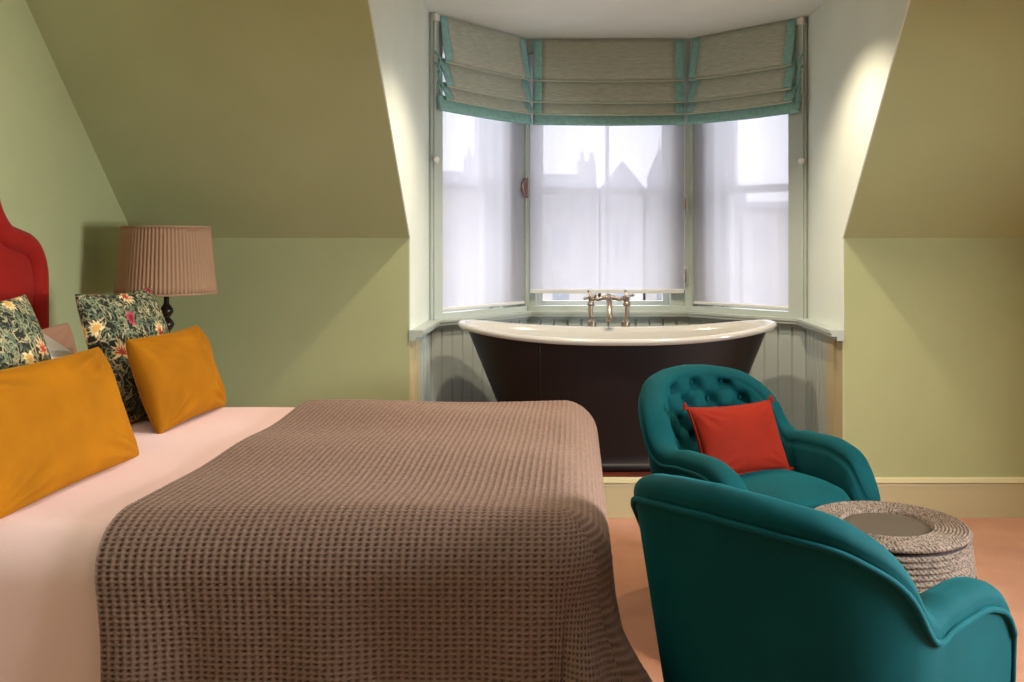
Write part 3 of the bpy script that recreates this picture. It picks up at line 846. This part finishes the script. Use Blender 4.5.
# ------------------------------------------------------------------ armchairs
def hermite(xs, ys, x):
    """monotone-ish smooth interpolation"""
    xs = np.array(xs, float); ys = np.array(ys, float); d = np.gradient(ys, xs)
    for k in range(1, len(xs)-1):
        if (ys[k]-ys[k-1])*(ys[k+1]-ys[k]) <= 0: d[k] = 0
    x = np.clip(x, xs[0], xs[-1]); i = np.clip(np.searchsorted(xs, x)-1, 0, len(xs)-2)
    h = xs[i+1]-xs[i]; t = (x-xs[i])/h
    return ((2*t**3-3*t**2+1)*ys[i]+(t**3-2*t**2+t)*h*d[i]+(-2*t**3+3*t**2)*ys[i+1]+(t**3-t**2)*h*d[i+1])
CW, CB, CF = .278, .282, -.295      # half width, back depth, arm front (chair faces -Y)
def chair_path():
    pts = []
    for y in np.linspace(CF, 0, 30): pts.append((-CW-.017*(y/CF)**1.5, y))
    for ph in np.linspace(PI, 0, 90)[1:-1]:
        c, s_ = math.cos(ph), math.sin(ph); n = 2.2
        pts.append((CW*math.copysign(abs(c)**(2/n), c), CB*abs(s_)**(2/n)))
    for y in np.linspace(0, CF, 30): pts.append((CW+.017*(y/CF)**1.5, y))
    pts = np.array(pts); seg = np.hypot(*np.diff(pts, axis=0).T); L = np.concatenate([[0], np.cumsum(seg)])
    return pts, L-L[-1]/2
CP, CL = chair_path(); AM = CL[-1]
def pt(s_):
    x = np.interp(s_, CL, CP[:, 0]); y = np.interp(s_, CL, CP[:, 1])
    e = 1e-3; x2 = np.interp(s_+e, CL, CP[:, 0]); y2 = np.interp(s_+e, CL, CP[:, 1]); x1 = np.interp(s_-e, CL, CP[:, 0]); y1 = np.interp(s_-e, CL, CP[:, 1])
    tx, ty = x2-x1, y2-y1; l = math.hypot(tx, ty)
    return x, y, -ty/l, tx/l        # outward normal
AS = AM-.385                          # arc length where the arm begins
def top_h(s_):
    a = abs(s_)
    return float(hermite([0, AS*.3, AS*.58, AS*.82, AS-.05, AS+.01, AS+.071, AS+.154, AS+.237, AS+.308, AM-.02, AM],
                         [.818, .806, .768, .665, .632, .580, .588, .588, .576, .535, .437, .407], np.array(a)))
def lean(s_): return float(.115*(1-smoothstep(.30, AS+.05, np.array(abs(s_))))+.04)
ROLL = .034
buttons = []
for zr, xs in ((.752, (-.115, 0, .115)), (.688, (-.175, -.058, .058, .175)), (.622, (-.235, -.115, 0, .115, .235)), (.556, (-.175, -.058, .058, .175))):
    for x in xs: buttons.append((x, zr))
def tuft(s_, z):
    d = 0
    for bs, bz in buttons:
        r2 = ((s_-bs)**2+(z-bz)**2); d += .034*math.exp(-r2/(2*.017**2))
    # diagonal pleats between buttons
    best = 0
    for i, (bs, bz) in enumerate(buttons):
        for (cs, cz) in buttons[i+1:]:
            if abs(bz-cz) > .05 and abs(bz-cz) < .1 and abs(bs-cs) < .08:
                vx, vz = cs-bs, cz-bz; l2 = vx*vx+vz*vz
                q = ((s_-bs)*vx+(z-bz)*vz)/l2
                if -.05 < q < 1.05:
                    dd = (s_-bs-q*vx)**2+(z-bz-q*vz)**2
                    best = max(best, .011*math.exp(-dd/(2*.009**2)))
    return d+best
def inner_off(s_, z, h):
    pad = -.046-.03*math.sin(PI*min(1, max(0, (z-.34)/max(.05, h-.36)))**.8)
    return pad
def section(s_, f=1.0, tufted=False, detail=26):
    """cross-section through the shell: list of (offset outward, z)"""
    h = top_h(s_); ln = lean(s_); out = []
    for z in np.linspace(.15, h-.07, 12): out.append((.044, z))
    out += [(.046, h-.060), (.044, h-.052), (.047, h-.045)]
    for q in np.linspace(-.15, PI+.15, 15): out.append((.046*math.cos(q), h-ROLL+ROLL*math.sin(q)))
    zi = np.linspace(h-.048, .36, detail if tufted else 14)
    for z in zi:
        o_ = inner_off(s_, z, h)
        if tufted: o_ += tuft(s_, z)
        out.append((o_, z))
    return [(o_*f+ln*max(0, z-.25), z) for o_, z in out]
def shell_mesh(name, s0, s1, n, tufted=False, close0=False, close1=False, detail=26):
    ss = np.linspace(s0, s1, n); fs = np.ones(n)
    if close0 or close1:
        cap = .055; extra = cap*(1-np.cos(np.linspace(0, PI/2, 9)))
        if close1: ss = np.concatenate([np.linspace(s0, s1-cap, n), s1-cap+cap*np.sin(np.linspace(0, PI/2, 10))[1:]]); fs = np.concatenate([np.ones(n), np.cos(np.linspace(0, PI/2, 10))[1:]])
        if close0: ss = np.concatenate([(s0+cap-cap*np.sin(np.linspace(0, PI/2, 10)))[:0:-1], np.linspace(s0+cap, s1, n)]); fs = np.concatenate([np.cos(np.linspace(0, PI/2, 10))[:0:-1], np.ones(n)])
    G = []
    for s_, f in zip(ss, fs):
        x, y, nx, ny = pt(s_); sec = section(s_, f, tufted, detail)
        G.append([(x+nx*o_, y+ny*o_, z) for o_, z in sec])
    return fix_normals(grid_mesh(name, np.array(G)))
def make_chair(label, loc, rz):
    t = thing('armchair', label, 'armchair', loc, rz, 'teal velvet armchairs')
    obj('backrest', shell_mesh('backrest', -AS-.012, AS+.012, 170, True, detail=64), M_teal, t)
    obj('armrest', shell_mesh('armrest', AS-.004, AM, 34, close1=True), M_teal, t)
    obj('armrest', shell_mesh('armrest', -AM, -AS+.004, 34, close0=True), M_teal, t)
    # piping below the roll all round the outside and down the arm fronts
    def pip(s_, dz=.053, off=.050):
        x, y, nx, ny = pt(s_); h = top_h(s_); z = h-dz; o_ = off+lean(s_)*max(0, z-.25); return (x+nx*o_, y+ny*o_, z)
    pts = [pip(s_) for s_ in np.linspace(-AM+.055, AM-.055, 150)]
    endr, endl = pts[-1], pts[0]
    tail = [(endr[0]-.004, endr[1]-.008, endr[2]-.016), (endr[0]-.007, endr[1]-.013, endr[2]-.06), (endr[0]-.012, endr[1]-.013, .16)]
    taill = [(-p[0], p[1], p[2]) for p in tail]
    MB().tube(taill[::-1]+pts+tail, .0065, 8).build('piping', M_teal_pipe, t, smooth=True)
    # sprung seat with a domed top and rounded front
    nu, nv = 48, 16
    G = np.zeros((nu, nv, 3))
    prof = [(0, .478), (.3, .476), (.6, .470), (.8, .458), (.92, .442), (.985, .415), (1, .39), (1, .36), (1, .32), (1, .28), (.99, .24), (.985, .2), (.98, .17), (.9, .155), (.5, .15), (0, .15)]
    for i in range(nu):
        th = 2*PI*i/nu; c, s_ = math.cos(th), math.sin(th)
        ex = .238*math.copysign(abs(c)**(2/3.2), c); ey = (.27 if s_ > 0 else .31)*math.copysign(abs(s_)**(2/3.2), s_)
        for j, (f, z) in enumerate(prof): G[i, j] = (ex*f, ey*f-.02, z)
    obj('seat', fix_normals(grid_mesh('seat', G, close_u=True)), M_teal, t)
    for sx, sy in ((-.235, -.25), (.235, -.25), (-.19, .20), (.19, .20)):
        MB().lathe([(.011, 0), (.013, .02), (.019, .10), (.024, .16)], 14, c=(sx, sy, 0)).build('leg', M_darkwood, t, smooth='auto')
    for bs, bz in buttons:
        if bz > .5 and abs(bs) < AS:
            x, y, nx, ny = pt(bs); h = top_h(bs)
            if bz > h-.045: continue
            o_ = inner_off(bs, bz, h)+tuft(bs, bz)-.003+lean(bs)*max(0, bz-.25)
            MB().ball((x+nx*o_, y+ny*o_, bz), .011, n=10).build('button', M_teal, t, smooth=True)
    return t
def copy_thing(root, loc, rz, label):
    r = root.copy(); COL.objects.link(r); r.location = loc; r.rotation_euler = (0, 0, rz); r['label'] = label
    for ch in list(root.children):
        c = ch.copy(); COL.objects.link(c); c.parent = r
        for g in ch.children:
            d = g.copy(); COL.objects.link(d); d.parent = c
    return r
# facing direction (fx, fy): local -Y -> rotate
def face_rz(fx, fy): return math.atan2(fx, -fy)
FAR_LOC, FAR_F = (.636, 3.29, 0), (math.sin(.59), -math.cos(.59))
NEAR_LOC, NEAR_F = (.541, 2.10, 0), (math.sin(2.348), -math.cos(2.348))
far_chair = make_chair('teal velvet button back armchair with the red cushion, in front of the bath', FAR_LOC, face_rz(*FAR_F))
near_chair = copy_thing(far_chair, NEAR_LOC, face_rz(*NEAR_F), 'teal velvet armchair seen from behind, between bed foot and woven pouffe')
# red cushion on the far chair
f = Vector((FAR_F[0], FAR_F[1], 0)).normalized(); rgt = Vector((-f.y, f.x, 0))
cc = Vector(FAR_LOC)-f*.065+rgt*-.012+Vector((0, 0, .585))
cushion('velvet_cushion', 'red velvet oblong cushion leaning in the teal button back armchair', 'cushion', M_red, .40, .255, .12, cc, math.atan2(f.y, f.x), .42, roll=-.03, seed=8, n=48, piping=M_red, tassels=True, wrinkle=.005)

# ------------------------------------------------------------------ woven pouffe
def braid_mat(name, c0, c1):
    m, nt, b_ = new_mat(name)
    tc = N(nt, 'ShaderNodeTexCoord')
    sp = N(nt, 'ShaderNodeSeparateXYZ'); nt.links.new(tc.outputs['Object'], sp.inputs[0])
    an = N(nt, 'ShaderNodeMath', operation='ARCTAN2'); nt.links.new(sp.outputs['Y'], an.inputs[0]); nt.links.new(sp.outputs['X'], an.inputs[1])
    mu = N(nt, 'ShaderNodeMath', operation='MULTIPLY'); mu.inputs[1].default_value = 110; nt.links.new(an.outputs[0], mu.inputs[0])
    z = N(nt, 'ShaderNodeMath', operation='MULTIPLY'); z.inputs[1].default_value = 420; nt.links.new(sp.outputs['Z'], z.inputs[0])
    s1 = N(nt, 'ShaderNodeMath', operation='ADD'); nt.links.new(mu.outputs[0], s1.inputs[0]); nt.links.new(z.outputs[0], s1.inputs[1])
    sn = N(nt, 'ShaderNodeMath', operation='SINE'); nt.links.new(s1.outputs[0], sn.inputs[0])
    n = N(nt, 'ShaderNodeTexNoise', Scale=150.0, Detail=2.0); nt.links.new(tc.outputs['Object'], n.inputs['Vector'])
    ad = N(nt, 'ShaderNodeMath', operation='MULTIPLY_ADD'); ad.inputs[1].default_value = .08; nt.links.new(sn.outputs[0], ad.inputs[0]); nt.links.new(n.outputs['Fac'], ad.inputs[2])
    r = N(nt, 'ShaderNodeValToRGB'); r.color_ramp.elements[0].position = .3; r.color_ramp.elements[1].position = .66
    r.color_ramp.elements[0].color = c0; r.color_ramp.elements[1].color = c1
    nt.links.new(ad.outputs[0], r.inputs['Fac']); nt.links.new(r.outputs['Color'], b_.inputs['Base Color'])
    bp = N(nt, 'ShaderNodeBump', Strength=.5, Distance=.004); nt.links.new(ad.outputs[0], bp.inputs['Height']); nt.links.new(bp.outputs['Normal'], b_.inputs['Normal'])
    b_.inputs['Roughness'].default_value = .85; b_.inputs['Specular IOR Level'].default_value = .15
    return m
M_braid = braid_mat('heather_braid', lin(64, 53, 46), lin(140, 124, 110))
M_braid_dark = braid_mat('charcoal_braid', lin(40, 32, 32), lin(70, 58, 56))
def pouffe():
    R, H = .233, .46
    t = thing('woven_pouffe', 'round braided rope pouffe with brown centre disc between the two armchairs', 'pouffe', loc=(.925, 2.76, 0))
    def coil_prof(z0, z1, rad, n):
        pr = []
        dz = (z1-z0)/n
        for k in range(n):
            for q in range(6):
                f = q/6; z = z0+dz*(k+f); pr.append((rad(z)+  .0085*math.sin(PI*f)**.7, z))
        pr.append((rad(z1), z1)); return pr
    rad = lambda z: R-.012+.022*math.sin(PI*min(1, max(0, z/H)))
    obj_ = MB().lathe([(.01, .005)]+coil_prof(.005, .285, rad, 15), 72, caps=True).build('lower_coils', M_braid, t, smooth=True)
    MB().lathe(coil_prof(.285, .338, rad, 3), 72, caps=False).build('dark_band', M_braid_dark, t, smooth=True)
    MB().lathe(coil_prof(.338, .435, rad, 6), 72, caps=False).build('upper_coils', M_braid, t, smooth=True)
    MB().lathe([(rad(.435)-.002, .432), (rad(.44)-.006, .44), (rad(.445)-.012, .448), (.19, .449)], 72, caps=False).build('shadow_coil', M_braid_dark, t, smooth=True)  # dark coil put in as the shade under the lid
    # flat lid of concentric coils
    pr = [(.19, .446), (R-.002, .446), (R+.002, .452), (R-.001, .459)]
    r0, r1, n = R-.002, .130, 10
    for k in range(n):
        for q in range(6):
            f = q/6; pr.append((r0+(r1-r0)*(k+f)/n, .458+.005*math.sin(PI*f)))
    pr += [(r1, .458), (r1-.004, .452)]
    MB().lathe(pr, 96, caps=False).build('lid_coils', M_braid, t, smooth=True)
    MB().lathe([(.001, .454), (.10, .454), (r1-.002, .453), (r1+.002, .449)], 64, caps=False).build('centre_disc', M_disc, t, smooth=True)
M_disc = simple('brown_felt_disc', lin(68, 57, 43), rough=.7, var=.08, vscale=9)
pouffe()

# ------------------------------------------------------------------ outside, seen faintly through the voile
structure(MB().box(-40, 40, 7.5, 70, -8.2, -8).build('street', M_street))
def house(label, x, y, w, d, ztop, ridge, chim=(), spire=None, gable=False):
    t = thing('building', label, 'building', loc=(x, y, -8), group=None)
    wl = MB().box(-w/2, w/2, 0, d, 0, ztop+8).build('wall', M_stone, t)
    if gable: rf = MB().prism([(-w/2-.2, ztop+8), (0, ridge+8), (w/2+.2, ztop+8)], 'y', -.2, d).build('roof', M_slate, t)
    else: rf = MB().prism([(-.3, ztop+8), (d/2, ridge+8), (d+.3, ztop+8)], 'x', -w/2, w/2).build('roof', M_slate, t)
    for cx, cw, ch in chim:
        c = MB().box(cx-cw/2, cx+cw/2, d*.3, d*.3+.8, ztop+8, ch+8).build('chimney', M_stone, t)
        k = int(cw/.45)
        for q in range(k):
            MB().lathe([(.16, ch+8), (.13, ch+8.6)], 10, c=(cx-cw/2+(q+.5)*cw/k, d*.3+.4, 0)).build('chimney_pot', M_stone, c, smooth='auto')
    for zz in np.arange(2.0, ztop+8-2, 3.1):
        for q in range(int(w/2.4)):
            xx = -w/2+1.2+q*2.4
            MB().box(xx-.5, xx+.5, -.04, .02, zz, zz+1.8).build('window', M_slate, t)
    if spire:
        sx, sr, sz = spire
        MB().lathe([(sr, ztop+8), (sr, ztop+9), (.03, sz+8), (.02, sz+8.6)], 8, c=(sx, .8, 0)).build('spire', M_slate, t)
    return t
house('pale stone house with one broad chimney stack seen through the middle window', -.35, 56, 3.4, 9, 4.2, 5.6, chim=((1.1, 1.2, 6.3),))
house('narrow stone house with a pointed gable seen through the middle window', 2.75, 54, 2.4, 9, 4.2, 5.9, gable=True)
house('stone house with a small spire seen through the middle window', 5.75, 56, 3.0, 9, 4.2, 4.6, spire=(-.6, .75, 6.9))
house('stone terrace with two chimney stacks seen through the window above the bath head', -6.6, 56, 4.6, 9, 4.6, 5.8, chim=((.2, 1.3, 6.6), (1.6, .6, 6.9)))
house('plain stone house seen through the window above the armchair', 12.2, 56, 4.2, 9, 3.2, 3.8, chim=((-1.7, .6, 4.2),))
house('low stone outbuilding beside the plain stone house across the street', 8.6, 56, 2.6, 9, 2.0, 2.4)
# ------------------------------------------------------------------ window in the right gable (out of frame, lets daylight in)
sw = thing('window_4', 'sash window in the right gable wall', 'window', loc=(XR+.06, (wy0+wy1)/2, wz0)); sw['kind'] = 'structure'
hw = (wy1-wy0)/2; hh = wz1-wz0
MB().box(-.07, .06, -hw, -hw+.05, 0, hh).box(-.07, .06, hw-.05, hw, 0, hh).box(-.07, .06, -hw, hw, 0, .05).box(-.07, .06, -hw, hw, hh-.05, hh).box(-.02, .02, -hw, hw, hh/2-.02, hh/2+.02).build('window_frame', M_white_sash, sw)

# ------------------------------------------------------------------ lamps in the ceiling
def downlight(x, y, label, power, size=math.radians(120), col=(1, .84, .64), blend=.55):
    t = thing('ceiling_downlight', label, 'ceiling light', loc=(x, y, ZC), group='ceiling downlights')
    MB().lathe([(.032, 0), (.048, -.001), (.047, -.006), (.034, -.004), (.032, .0)], 28, caps=False).build('trim_ring', M_white_sash, t, smooth=True)
    L = bpy.data.lights.new('downlight', 'SPOT'); L.energy = power; L.color = col; L.spot_size = size; L.spot_blend = blend; L.shadow_soft_size = .03
    lo = bpy.data.objects.new('downlight_beam', L); COL.objects.link(lo); lo.parent = t; lo.location = (0, 0, -.02)
    return t
downlight(-.055, 3.98, 'recessed ceiling downlight in the dormer on the bed side', 78)
downlight(.69, 3.97, 'recessed ceiling downlight in the dormer on the armchair side', 78)
FILL_P = 27  # unseen downlights over bed and pouffe, added as fill
for x, y, lab in ((-1.0, 1.8, 'added fill downlight over the near bed side'), (1.5, 2.95, 'added fill downlight over the woven pouffe'), (-.8, 2.9, 'added fill downlight over the middle of the bed')):
    downlight(x, y, lab, 14 if y < 2 else (70 if x > 1 else FILL_P), size=math.radians(104 if x > 1 else 96), blend=.7, col=(1, .82, .60) if x > 1 else (1, .88, .72))

def area(name, loc, rot, sx, sy, power, col):
    L = bpy.data.lights.new(name, 'AREA'); L.shape = 'RECTANGLE'; L.size = sx; L.size_y = sy; L.energy = power; L.color = col
    o = bpy.data.objects.new(name, L); COL.objects.link(o); o.location = loc; o.rotation_euler = rot
    return o
area('daylight_gable_window', (XR+.35, (wy0+wy1)/2, (wz0+wz1)/2), (0, PI/2, 0), hh, 2*hw, 350, (.96, .98, 1))

# ------------------------------------------------------------------ world
wd = bpy.data.worlds.new('overcast'); S.world = wd; wd.use_nodes = True
nt = wd.node_tree; bg = nt.nodes['Background']
bg.inputs['Color'].default_value = (.93, .95, 1, 1); bg.inputs['Strength'].default_value = 3.5

# ------------------------------------------------------------------ camera
cam = bpy.data.cameras.new('camera'); co = bpy.data.objects.new('camera', cam); COL.objects.link(co)
co.location = (0, 0, 1.3); co.rotation_euler = (PI/2, 0, 0)
cam.sensor_width = 36; cam.lens = 930/1024*36
cam.shift_x = (512-575)/1024; cam.shift_y = (240-341)/1024
cam.clip_start = .02; cam.clip_end = 300
S.camera = co
S.view_settings.view_transform = 'Standard'; S.view_settings.look = 'None'
S.view_settings.gamma = 1; S.view_settings.use_curve_mapping = False
S.view_settings.exposure = 0
